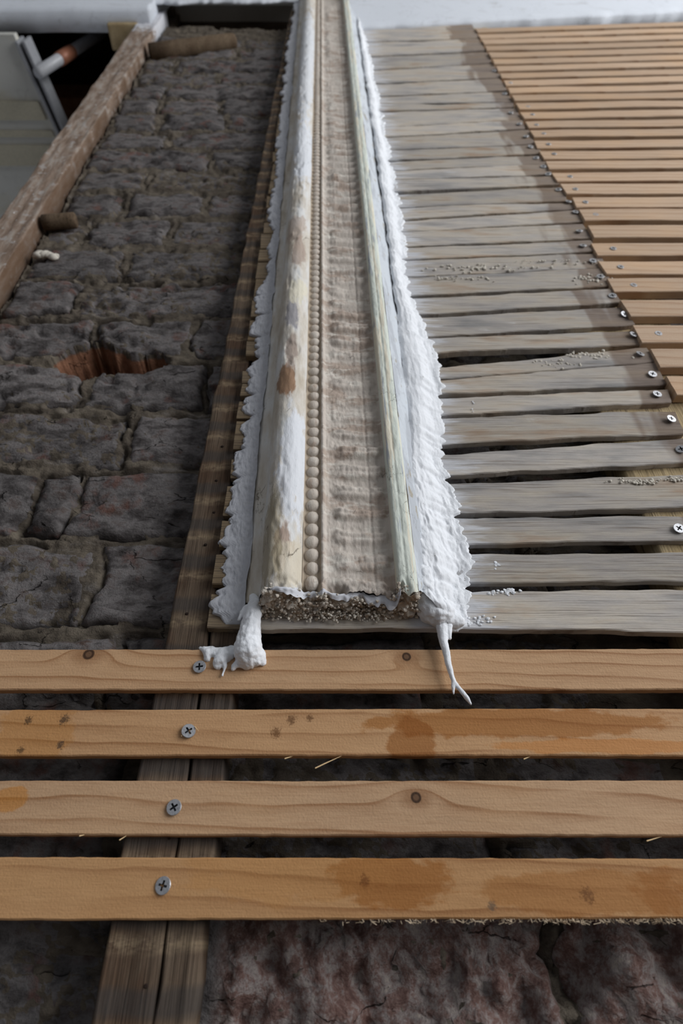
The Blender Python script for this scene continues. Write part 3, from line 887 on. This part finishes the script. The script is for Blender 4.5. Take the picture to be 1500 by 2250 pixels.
bm = bmesh.new()
for i in range(150):
    x = rs.choice([rs.gauss(.012, .012), rs.uniform(-.03, .05)]); h = rs.random()
    lump(bm, (x, -.0015 - rs.random() * .006, MZ0 - 0.006 - h * .006), rs.choice([.0004, .0006, .0009]), rs, 1)
cr = child('pale_crumb', bm_mesh('pale_crumb', bm), M_CRUMB, mould); cr['kind'] = 'stuff'

# ------------------------------------------------------------------ fresh plaster along both sides of the moulding
def edge_curve(pts):
    w = [hit(a, b) for a, b in pts]
    z = np.array([p[2] for p in w]); x = np.array([p[0] for p in w])
    i = np.argsort(z); return z[i], x[i]
R_EDGE = edge_curve([(1000, 1388), (1036, 1372), (1030, 1330), (1040, 1290), (1044, 1240), (1030, 1195), (1022, 1130), (990, 1060), (972, 980), (968, 905), (968, 830), (955, 760), (918, 690),
                     (902, 640), (892, 560), (889, 500), (882, 450), (872, 400), (860, 350), (850, 300), (838, 250), (825, 180), (810, 120), (796, 60), (785, 20)])
L_EDGE = edge_curve([(500, 1372), (478, 1350), (470, 1300), (485, 1235), (500, 1180), (508, 1120), (516, 1060), (527, 1000), (538, 930), (545, 860), (556, 800), (554, 720), (563, 660), (580, 620),
                     (588, 570), (596, 500), (602, 400), (610, 330), (616, 270), (627, 150), (640, 60), (648, 0)])
gap_z = np.array(sorted([0.5 * (hit(900, O[i][1])[2] + hit(900, O[i + 1][2])[2]) for i in range(len(O) - 1)]))

def plaster_strip(name, side, mat, z0, z1, seed):
    zz = [z0]
    while zz[-1] < z1: zz.append(zz[-1] + 0.0010 + 0.0040 * max(0, zz[-1] - .75))
    zz = np.array(zz); n = 64
    u = np.linspace(0, 1, n)
    U, Zr = np.meshgrid(u, zz)
    jag = (0.0036 if side < 0 else 0.0030) * fbm(zz * 38, zz * 0 + seed, seed, 5, .68) + (0.0018 if side < 0 else 0.0016) * fbm(zz * 240, zz * 0 + seed, seed + 5, 3, .6)
    near = np.min(np.abs(zz[:, None] - gap_z[None, :]), axis=1)
    gk = 0.15 + 0.85 * _h(np.argmin(np.abs(zz[:, None] - gap_z[None, :]), axis=1), np.zeros(len(zz)), seed)
    if side > 0:
        xi = np.interp(zz, [.60, .70, .80, 1.1], [.0630, .0660, .0715, .0745]) + 0.0012 * fbm(zz * 60, zz * 0, 33, 3) + 0.014 * smooth01(z0 + .022, z0, zz)
        xo = np.interp(zz, *R_EDGE) + jag - 0.005 * gk * np.exp(-(near / .003) ** 2)
        xo = np.maximum(xo, 0.079)
    else:
        xi = -0.0485 + 0.0012 * fbm(zz * 40, zz * 0, 31, 3)
        xo = np.interp(zz, *L_EDGE) + jag + 0.0080 * gk * np.exp(-(near / .0022) ** 2)
        xo = np.minimum(xo, -0.052)
    Xv = xi[:, None] * (1 - U) + xo[:, None] * U
    if side > 0:
        ridge = 0.5 + 0.12 * fbm(zz * 12, zz * 0 + 5, 3, 3)[:, None]
        base = np.interp(U, [0, .12, .30, .45, .58, .70, .85, .95, 1.0], [9.0, 11.0, 11.0, 9.4, 6.0, 2.8, 1.7, 1.2, -1.0]) / 1000
        base = base + (np.interp(Zr, [.60, .70, .80], [.008, .006, 0]) * np.clip(1 - U * 2.2, 0, 1))
        lowr = smooth01(.80, .66, Zr)
        n1 = 0.0012 * fbm(Xv * 60 + Zr * 7, Zr * 14 - Xv * 9, seed, 3, .55) + 0.0004 * fbm(Xv * 230 + Zr * 37, Zr * 45 - Xv * 61, seed + 1, 3, .55)
        n1 = n1 + lowr * (0.0010 * fbm(Xv * 150 + Zr * 31 + .7 * fbm(Xv * 90, Zr * 70, 71, 2), Zr * 34 - Xv * 55, seed + 4, 4, .6) + 0.0004 * fbm(Xv * 380 + Zr * 90, Zr * 150 - Xv * 120, seed + 2, 3, .6))
        tail = smooth01(z0, z0 + .012, Zr)
        T = base * (0.25 + .75 * tail) + n1 * np.clip(np.minimum(1 - U, U + .15) * 6, 0, 1)
    else:
        base = np.interp(U, [0, .12, .3, .6, .85, .95, 1.0], [4.6, 4.2, 3.4, 2.8, 2.2, 1.6, -1.0]) / 1000
        n1 = 0.0007 * fbm(Xv * 90, Zr * 40, seed, 4, .6) + 0.00045 * fbm(Xv * 420, Zr * 240, seed + 1, 3, .6)
        T = base + n1 * np.clip((1 - U) * 8, 0, 1)
        T = T * np.where(Zr < z0 + .006, smooth01(z0 - .002, z0 + .006, Zr), 1)
    V = np.stack([Xv, -T, Zr], -1)
    # close the bottom against the lath
    cap = V[:1].copy(); cap[..., 1] = 0.0006; cap[..., 2] -= 0.0006
    V = np.concatenate([cap, V], 0)
    o = obj(name, grid_mesh(name, V, flip=(side > 0)), mat)
    return o
pr = plaster_strip('fresh_plaster', 1, M_PLASTER, hit(1000, 1385)[2], 2.0, 3)
tag(pr, 'thick bright white plaster band smeared down the side of the moulding facing the grey laths', 'plaster')
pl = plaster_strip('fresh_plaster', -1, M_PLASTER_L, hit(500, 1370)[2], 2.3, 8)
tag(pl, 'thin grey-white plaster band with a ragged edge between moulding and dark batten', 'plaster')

def blob(name, balls, mat, voxel=0.0007, rough=0.0006, seed=1, smooth=4, scale=260):
    """union of overlapping lumps, remeshed into one skin"""
    bm = bmesh.new(); rs = random.Random(seed)
    for (c, r, sq) in balls:
        lump(bm, c, r, rs, 2, sq, .04)
    me = bm_mesh(name, bm)
    o = obj(name, me, mat)
    md = o.modifiers.new('skin', 'REMESH'); md.mode = 'VOXEL'; md.voxel_size = voxel; md.use_smooth_shade = True
    sm = o.modifiers.new('smooth', 'SMOOTH'); sm.factor = .5; sm.iterations = smooth
    tx = bpy.data.textures.new(name, 'CLOUDS'); tx.noise_scale = 0.004; tx.noise_depth = 3
    dp = o.modifiers.new('rough', 'DISPLACE'); dp.texture = tx; dp.strength = rough; dp.texture_coords = 'GLOBAL'
    return o
def chain(pts, n=8):
    """pts: (px, py, y, radius) along a strand"""
    out = []
    for a, b in zip(pts[:-1], pts[1:]):
        for k in range(n):
            t = k / n
            p = [a[i] * (1 - t) + b[i] * t for i in range(4)]
            out.append((hit(p[0], p[1], p[2]), p[3], (1, 1, 1)))
    q = pts[-1]; out.append((hit(q[0], q[1], q[2]), q[3], (1, 1, 1)))
    return out
balls = chain([(556, 1312, -.005, .0026), (560, 1330, -.007, .0044), (556, 1352, -.007, .0058), (550, 1380, -.006, .0066), (546, 1405, -.005, .0076), (545, 1428, -.004, .0092), (545, 1446, -.002, .0072)], 6)
balls += chain([(548, 1438, -.003, .0066), (562, 1445, -.002, .0058), (573, 1440, -.001, .0034), (577, 1455, -.0005, .0024)], 5)
balls += chain([(545, 1450, -.002, .0040), (528, 1455, -.001, .0030), (515, 1463, -.0008, .0022), (511, 1470, -.0008, .0014)], 5)
balls += chain([(540, 1432, .0005, .0042), (515, 1432, .0012, .0040), (495, 1436, .001, .0042), (478, 1436, .001, .0036), (462, 1432, .0008, .0034), (447, 1428, .001, .0022), (440, 1424, .001, .0012)], 5)
balls += chain([(500, 1440, .0, .0040), (485, 1452, .0, .0042), (478, 1460, .0, .0034)], 5)
balls += chain([(456, 1436, .0, .0030), (455, 1448, .0, .0022)], 4)
balls += chain([(494, 1452, -.0008, .0018), (493, 1468, -.0012, .0012), (489, 1484, -.0012, .0009)], 8)
balls += chain([(540, 1335, -.006, .0016), (530, 1350, -.006, .0016), (525, 1362, -.006, .0012)], 5)
d1 = blob('plaster_drip', balls, M_DRIP, 0.00075, 0.0022, 2, 2)
tag(d1, 'white plaster lump that slid off the moulding onto the first new lath beside a screw', 'plaster')
balls = chain([(970, 1370, -.004, .0042), (972, 1392, -.0045, .0034), (974, 1412, -.005, .0027), (980, 1432, -.005, .0024), (984, 1456, -.005, .0021), (990, 1478, -.005, .0017), (996, 1497, -.005, .0015),
               (1008, 1512, -.005, .0013), (1018, 1524, -.005, .0014), (1026, 1534, -.0045, .0015), (1034, 1547, -.004, .0008)], 8)
balls += chain([(996, 1497, -.005, .0014), (995, 1510, -.005, .0012), (996, 1524, -.005, .0006)], 8)
balls += chain([(984, 1375, -.004, .0030), (986, 1392, -.005, .0018), (988, 1402, -.005, .0012)], 6)
d2 = blob('plaster_drip', balls, M_DRIP, 0.0005, 0.0007, 3, 2)
tag(d2, 'thin twisted string of white plaster hanging forked in front of the first new lath', 'plaster')
# rounded toe of the thick band
balls = chain([(928, 1262, -.013, .0065), (930, 1290, -.011, .0075), (934, 1312, -.008, .0085)], 6) + chain([(936, 1318, -.007, .0090), (948, 1338, -.006, .0100), (964, 1346, -.005, .0098), (980, 1358, -.003, .0065), (1005, 1366, -.002, .0045)], 6)
d3 = blob('rounded_toe', balls, M_PLASTER, 0.0009, 0.0026, 6, 2)
d3.parent = pr

# loose flecks and crumbs of plaster on the grey laths
def crumbs(name, pts, label, seed, mat=M_CRUMB, y=-.0004):
    rs = random.Random(seed); bm = bmesh.new()
    for (px, py, sx, sy, n, r) in pts:
        for k in range(n):
            c = hit(px + rs.gauss(0, sx), py + rs.gauss(0, sy), y)
            lump(bm, c, r * rs.uniform(.5, 1.2), rs, 1, (1.1, .7, 1), .3)
    o = obj(name, bm_mesh(name, bm), mat)
    return tag(o, label, 'plaster', None, 'stuff')
crumbs('plaster_crumb', [(1060, 588, 60, 4, 60, .0016), (1020, 612, 40, 3, 30, .0014), (1300, 612, 25, 6, 30, .0016), (1250, 575, 50, 3, 25, .0012)], 'pale crumbs stuck across the two touching grey laths', 5)
crumbs('plaster_crumb', [(1300, 782, 30, 4, 45, .0014), (1220, 800, 40, 5, 25, .0012)], 'pale crumbs on the tilted grey lath above the dark slot', 6)
crumbs('plaster_crumb', [(1400, 1058, 30, 3, 60, .0011), (1480, 1052, 12, 3, 25, .0011)], 'pale crumbs along the upper edge of the fourth grey lath', 7)
crumbs('plaster_fleck', [(1110, 1300, 18, 3, 26, .0012), (1090, 1245, 4, 4, 6, .0016), (1060, 1365, 22, 5, 22, .0010), (1040, 885, 3, 12, 5, .0009)], 'white plaster flecks beside the lower end of the white band', 8, M_DRIP)

# splinters of wood
def splinter(parent, pts, r=0.00035, mat=M_SPLINT, name='splinter'):
    cu = bpy.data.curves.new(name, 'CURVE'); cu.dimensions = '3D'; cu.bevel_depth = r; cu.bevel_resolution = 1
    sp = cu.splines.new('POLY'); sp.points.add(len(pts) - 1)
    for p, (a, b, y) in zip(sp.points, pts):
        h = hit(a, b, y); p.co = (h[0], h[1], h[2], 1)
    sp.points[0].radius = 1; sp.points[-1].radius = .3
    tmp = bpy.data.objects.new(name, cu); COL.objects.link(tmp)
    me = bpy.data.meshes.new_from_object(tmp.evaluated_get(bpy.context.evaluated_depsgraph_get()))
    bpy.data.objects.remove(tmp)
    return obj(name, me, mat, parent)
for par, pts in [(blaths[1], [(692, 1688, -.003), (715, 1677, -.001), (750, 1661, .001)]), (blaths[1], [(625, 1667, .0), (648, 1660, .002)]), (blaths[1], [(1150, 1668, .0), (1170, 1660, .002)]),
                 (blaths[2], [(1420, 1848, -.001), (1460, 1836, .002)]), (blaths[2], [(262, 1846, -.001), (278, 1836, .001)]), (blaths[2], [(174, 1837, -.001), (190, 1833, .001)]),
                 (blaths[1], [(398, 1618, -.0015), (402, 1613, -.0008)]), (blaths[1], [(428, 1597, -.001), (436, 1606, -.0012)])]:
    splinter(par, pts)
bm = bmesh.new(); rs = random.Random(12)
for i in range(230):
    px = rs.choice([rs.uniform(1180, 1500), rs.uniform(930, 1500), rs.uniform(700, 1500)])
    y0 = 2019 + (1200 - px) * .004
    a = hit(px, y0 - 1, .0008 * rs.random()); b = hit(px + rs.uniform(-7, 7), y0 + rs.uniform(2, 9), rs.uniform(-.002, .003)); c = hit(px + rs.uniform(-12, 12), y0 + rs.uniform(0, 14), rs.uniform(-.002, .004))
    w = .00012
    P3 = [Vector(a), Vector(b), Vector(c)]
    va = [bm.verts.new(p + Vector((w, 0, w))) for p in P3]; vb = [bm.verts.new(p - Vector((w, 0, w))) for p in P3]; vc = [bm.verts.new(p + Vector((0, w, 0))) for p in P3]
    for k in range(2):
        bm.faces.new((va[k], va[k + 1], vb[k + 1], vb[k])); bm.faces.new((vb[k], vb[k + 1], vc[k + 1], vc[k])); bm.faces.new((vc[k], vc[k + 1], va[k + 1], va[k]))
fr = obj('frayed_fibre', bm_mesh('frayed_fibre', bm), M_FIBRE, blaths[3]); fr['kind'] = 'stuff'

# ------------------------------------------------------------------ window reveal and rails at the top
gj = G('worn_brown_paint')
n1 = gj.noise(gj.vec('MULTIPLY', gj.pos, (120, 120, 26)), 1.0, 5, .65)
n2 = gj.noise(gj.pos, 90, 4, .6)
n3 = gj.noise(gj.vec('MULTIPLY', gj.pos, (200, 200, 60)), 1.0, 3, .5)
cj = gj.ramp(n1, [(.32, lin((108, 90, 76))), (.5, lin((140, 122, 108))), (.64, lin((160, 150, 140)))])
cj = gj.mix(gj.math('MULTIPLY', gj.sstep(n2, .56, .66), .7), cj, lin((168, 164, 160)))
cj = gj.mix(gj.math('MULTIPLY', gj.sstep(n3, .70, .75), .9), cj, lin((222, 222, 222)))
gx, gy, gz = gj.sep(gj.pos)
side = gj.math('MULTIPLY', gj.sstep(gx, -.3585, -.3565), .8)
cj = gj.mix(side, cj, lin((92, 70, 52)))
limed = gj.math('MULTIPLY', gj.sstep(gj.math('ADD', gz, gj.math('MULTIPLY', n2, .16)), 2.06, 2.11), .85)
cj = gj.mix(limed, cj, lin((212, 214, 220)))
gj.bump(n1, .6, .002)
M_JAMB = gj.done(cj, .8, .2)
j = board('reveal_post', -0.402, -0.3555, 0.0135, 0.045, 0.72, 2.16, M_JAMB, 15, -0.002, 0.0010, 150)
tag(j, 'brown upright edge post with white paint flecks beside the window recess', 'post')

def slab(name, x0, x1, y0, y1, z0, z1, mat, bev=0.004, dz=0.0, parent=None):
    bm = bmesh.new()
    bmesh.ops.create_cube(bm, size=1.0)
    for v in bm.verts:
        r = v.co.x > 0
        v.co = Vector((x1 if r else x0, y1 if v.co.y > 0 else y0, (z1 if v.co.z > 0 else z0) + (dz if r else 0)))
    bmesh.ops.bevel(bm, geom=list(bm.edges), offset=bev, segments=2, profile=.6, affect='EDGES')
    return obj(name, bm_mesh(name, bm), mat, parent)

def rail(name, x0, x1, zl, zr, prof, mat, seed, amp=.002, label=None, n=140):
    x = np.linspace(x0, x1, n); rows = []
    for xx in x:
        t = (xx - x0) / (x1 - x0); zb = zl * (1 - t) + zr * t
        jag = amp * float(fbm(xx * 22, seed, seed, 3, .5))
        rows.append([(xx, -yy + .0008 * float(fbm(xx * 9, k * .4 + seed, 5, 2)), zb + zz + (jag if zz < .03 else 0)) for k, (yy, zz) in enumerate(prof)])
    me = fix_normals(grid_mesh(name, np.array(rows), closed=True))
    o = obj(name, me, mat)
    return tag(o, label, None, None, 'structure')
zl, zr = hit(760, 62, -.004), hit(1500, 27, -.004)
kz = (zr[2] - zl[2]) / (zr[0] - zl[0])
rail('trim_1', 0.056, 1.0, zl[2] + kz * (.056 - zl[0]), zl[2] + kz * (1.0 - zl[0]), [(-.03, 0), (.002, 0), (.006, .004), (.009, .03), (.014, .07), (.022, .09), (.024, .12), (.034, .13), (.036, .25), (-.03, .25)], M_RAIL, 3, .004,
     'white plastered rail across the top of the orange laths')
rail('trim_2', -1.25, -0.372, hit(0, 36, 0)[2], hit(320, 33, 0)[2], [(-.03, 0), (.004, 0), (.012, .008), (.014, .03), (.008, .04), (.010, .07), (.020, .08), (.020, .25), (-.03, .25)], M_RAIL, 5, .0008,
     'white moulded rail above the dark window recess')
rail('trim_3', -0.372, -0.050, 2.122, 2.140, [(.002, 0), (.006, 0), (.010, .01), (.014, .05), (.014, .25), (.002, .25)], M_RAIL, 9, .010,
     'chipped white rail end above the bare brick beside the moulding')
# white splash where post meets rail
M_SOFF = paint_mat('grey_white_paint', (196, 196, 190), [(2.2, (6, 14, 6), .5, .62, (190, 184, 166), .6)])
M_DARKW = dark_timber('dark_lintel_wood', (168, 116, 88), (184, 138, 106), False)
M_VOID = plain('sooty_void', (104, 92, 82), .95, 0, .05, 20, .5)
# soffit of the recess: panel with a stepped edge
near = hitz(30, 76, 1.986); farp = hitz(132, 300, 1.986)
sof = empty('window_1', (near[0], 0.1, 1.986))
tag(sof, 'pale panelled soffit of the window recess behind the brown post', None, None, 'structure')
def soffit_piece(name, pts, z0, z1, mat):
    bm = bmesh.new()
    lo = [bm.verts.new((p[0], p[1], z0)) for p in pts]; hi = [bm.verts.new((p[0], p[1], z1)) for p in pts]
    bm.faces.new(lo); bm.faces.new(hi[::-1])
    for i in range(len(pts)):
        k = (i + 1) % len(pts); bm.faces.new((lo[i], lo[k], hi[k], hi[i]))
    return child(name, fix_normals(bm_mesh(name, bm)), mat, sof)
nx, ny = near[0], near[1]; fx, fy = farp[0], farp[1]
kx = (fx - nx) / (fy - ny)
soffit_piece('soffit_panel', [(-1.3, ny), (nx, ny), (nx + kx * (.62 - ny), .62), (-1.3, .62)], 1.986, 2.004, M_SOFF)
M_CREAM = plain('cream_paint', (184, 178, 158), .6)
for (a, b, dz) in [(222, 262, .006), (286, 300, .004), (318, 362, .007)]:
    ya, yb = hitz(60, a, 1.986)[1], hitz(60, b, 1.986)[1]
    soffit_piece('soffit_bead', [(-1.3, ya), (nx + kx * (ya - ny) - .012, ya), (nx + kx * (yb - ny) - .012, yb), (-1.3, yb)], 1.986 - dz, 1.987, M_CREAM)
M_EDGE = plain('white_edge_paint', (150, 152, 156), .6)
for off, w in ((.000, .006), (.016, .006)):
    soffit_piece('edge_strip', [(nx + off, ny + .01), (nx + off + w, ny + .01), (nx + off + w + kx * .5, ny + .51), (nx + off + kx * .5, ny + .51)], 1.976, 2.02, M_EDGE)
# hollow above the soffit
vd = empty('wall_recess', (-0.6, .5, 1.9)); tag(vd, 'dark hollow of brick and timber above the window recess', None, None, 'structure')
def vslab(name, *a, **k):
    o = slab(name, *a, **k); o.parent = vd; o.matrix_parent_inverse = vd.matrix_world.inverted(); return o
vslab('back_face', -1.4, -.30, .33, .36, 2.03, 3.1, M_VOID)
vslab('side_face', -1.42, -1.36, .05, .66, 1.98, 3.1, M_VOID)
vslab('roof_face', -1.4, -.30, .0, .66, 3.06, 3.1, M_VOID)
vslab('reveal_face', -.402, -.352, .046, .66, .72, 3.1, M_VOID)
vslab('front_face', -1.4, -.36, .032, .06, 2.27, 3.1, M_VOID)
vslab('hollow_lid', -.352, 1.02, .062, .22, 2.275, 2.31, M_VOID)
lt = slab('timber_lintel', -1.0, -.41, .24, .32, 2.34, 2.46, M_DARKW, .006)
tag(lt, 'dark reddish timber lintel deep in the hollow above the recess', 'timber')
lt2 = slab('timber_stud', -.62, -.55, .24, .32, 2.04, 2.9, M_DARKW, .005)
tag(lt2, 'dark upright timber stud standing in the hollow above the recess', 'timber')
blk = slab('timber_block', -.468, -.402, .012, .06, hit(300, 52, .012)[2], hit(300, 26, .012)[2], M_TAN, .004)
tag(blk, 'tan wood block wedged between brown post and white rail', 'wood block')

def tube(name, pts, r, mat, parent, n=16):
    """round bar through world points"""
    bm = bmesh.new(); rings = []
    P = [Vector(p) for p in pts]
    for i, p in enumerate(P):
        d = (P[min(i + 1, len(P) - 1)] - P[max(i - 1, 0)]).normalized()
        a = d.orthogonal().normalized(); b = d.cross(a)
        rr = r[i] if isinstance(r, (list, tuple)) else r
        rings.append([bm.verts.new(p + a * rr * math.cos(2 * math.pi * k / n) + b * rr * math.sin(2 * math.pi * k / n)) for k in range(n)])
    for i in range(len(rings) - 1):
        for k in range(n):
            j2 = (k + 1) % n
            bm.faces.new((rings[i][k], rings[i][j2], rings[i + 1][j2], rings[i + 1][k]))
    bm.faces.new(rings[0][::-1]); bm.faces.new(rings[-1])
    me = fix_normals(bm_mesh(name, bm, True))
    o = obj(name, me, mat, parent)
    if parent is not None and parent.type == 'EMPTY': o.matrix_parent_inverse = parent.matrix_world.inverted()
    return o
A_, B_ = Vector(hit(84, 160, .07)), Vector(hit(222, 72, .07))
pipe = empty('pipe', A_); tag(pipe, 'grey pipe with a copper joint crossing the dark hollow', 'pipe')
M_PIPE = plain('grey_pipe', (176, 178, 182), .4, 0, .5); M_COP = plain('copper_joint', (150, 98, 74), .5, .2, .5)
tube('pipe_length', [A_, A_ * .5 + B_ * .5, B_], .0115, M_PIPE, pipe)
tube('copper_sleeve', [A_ * .70 + B_ * .30, A_ * .5 + B_ * .5], .0135, M_COP, pipe)

# timber plugs driven into the brick joints
M_PLUG = dark_timber('plug_wood', (92, 76, 60), (112, 96, 78), False)
def plug(pa_, pb_, y, r, label, name='timber_plug'):
    a, b = Vector(hit(*pa_, y)), Vector(hit(*pb_, y))
    pts = [a.lerp(b, t) for t in (0, .25, .5, .75, .97, 1)]
    o = tube(name, pts, [r, r * 1.05, r, r * 1.02, r, r * .8], M_PLUG, None, 10)
    return tag(o, label, 'wood plug')
plug((330, 116), (517, 92), .024, .016, 'brown timber plug lying in a joint high in the brick near the top rail')
plug((95, 490), (168, 484), .022, .0095, 'short round wooden peg poking out beside the brown post')
bm = bmesh.new(); rs = random.Random(3)
for i in range(16):
    lump(bm, hit(rs.uniform(74, 126), rs.uniform(556, 566), .027), rs.uniform(.004, .007), rs, 2, (1.1, .6, .8), .2)
o = obj('plaster_dab', bm_mesh('plaster_dab', bm, True), M_CRUMB)
tag(o, 'cream dab of plaster on the brick next to the brown post', 'plaster')
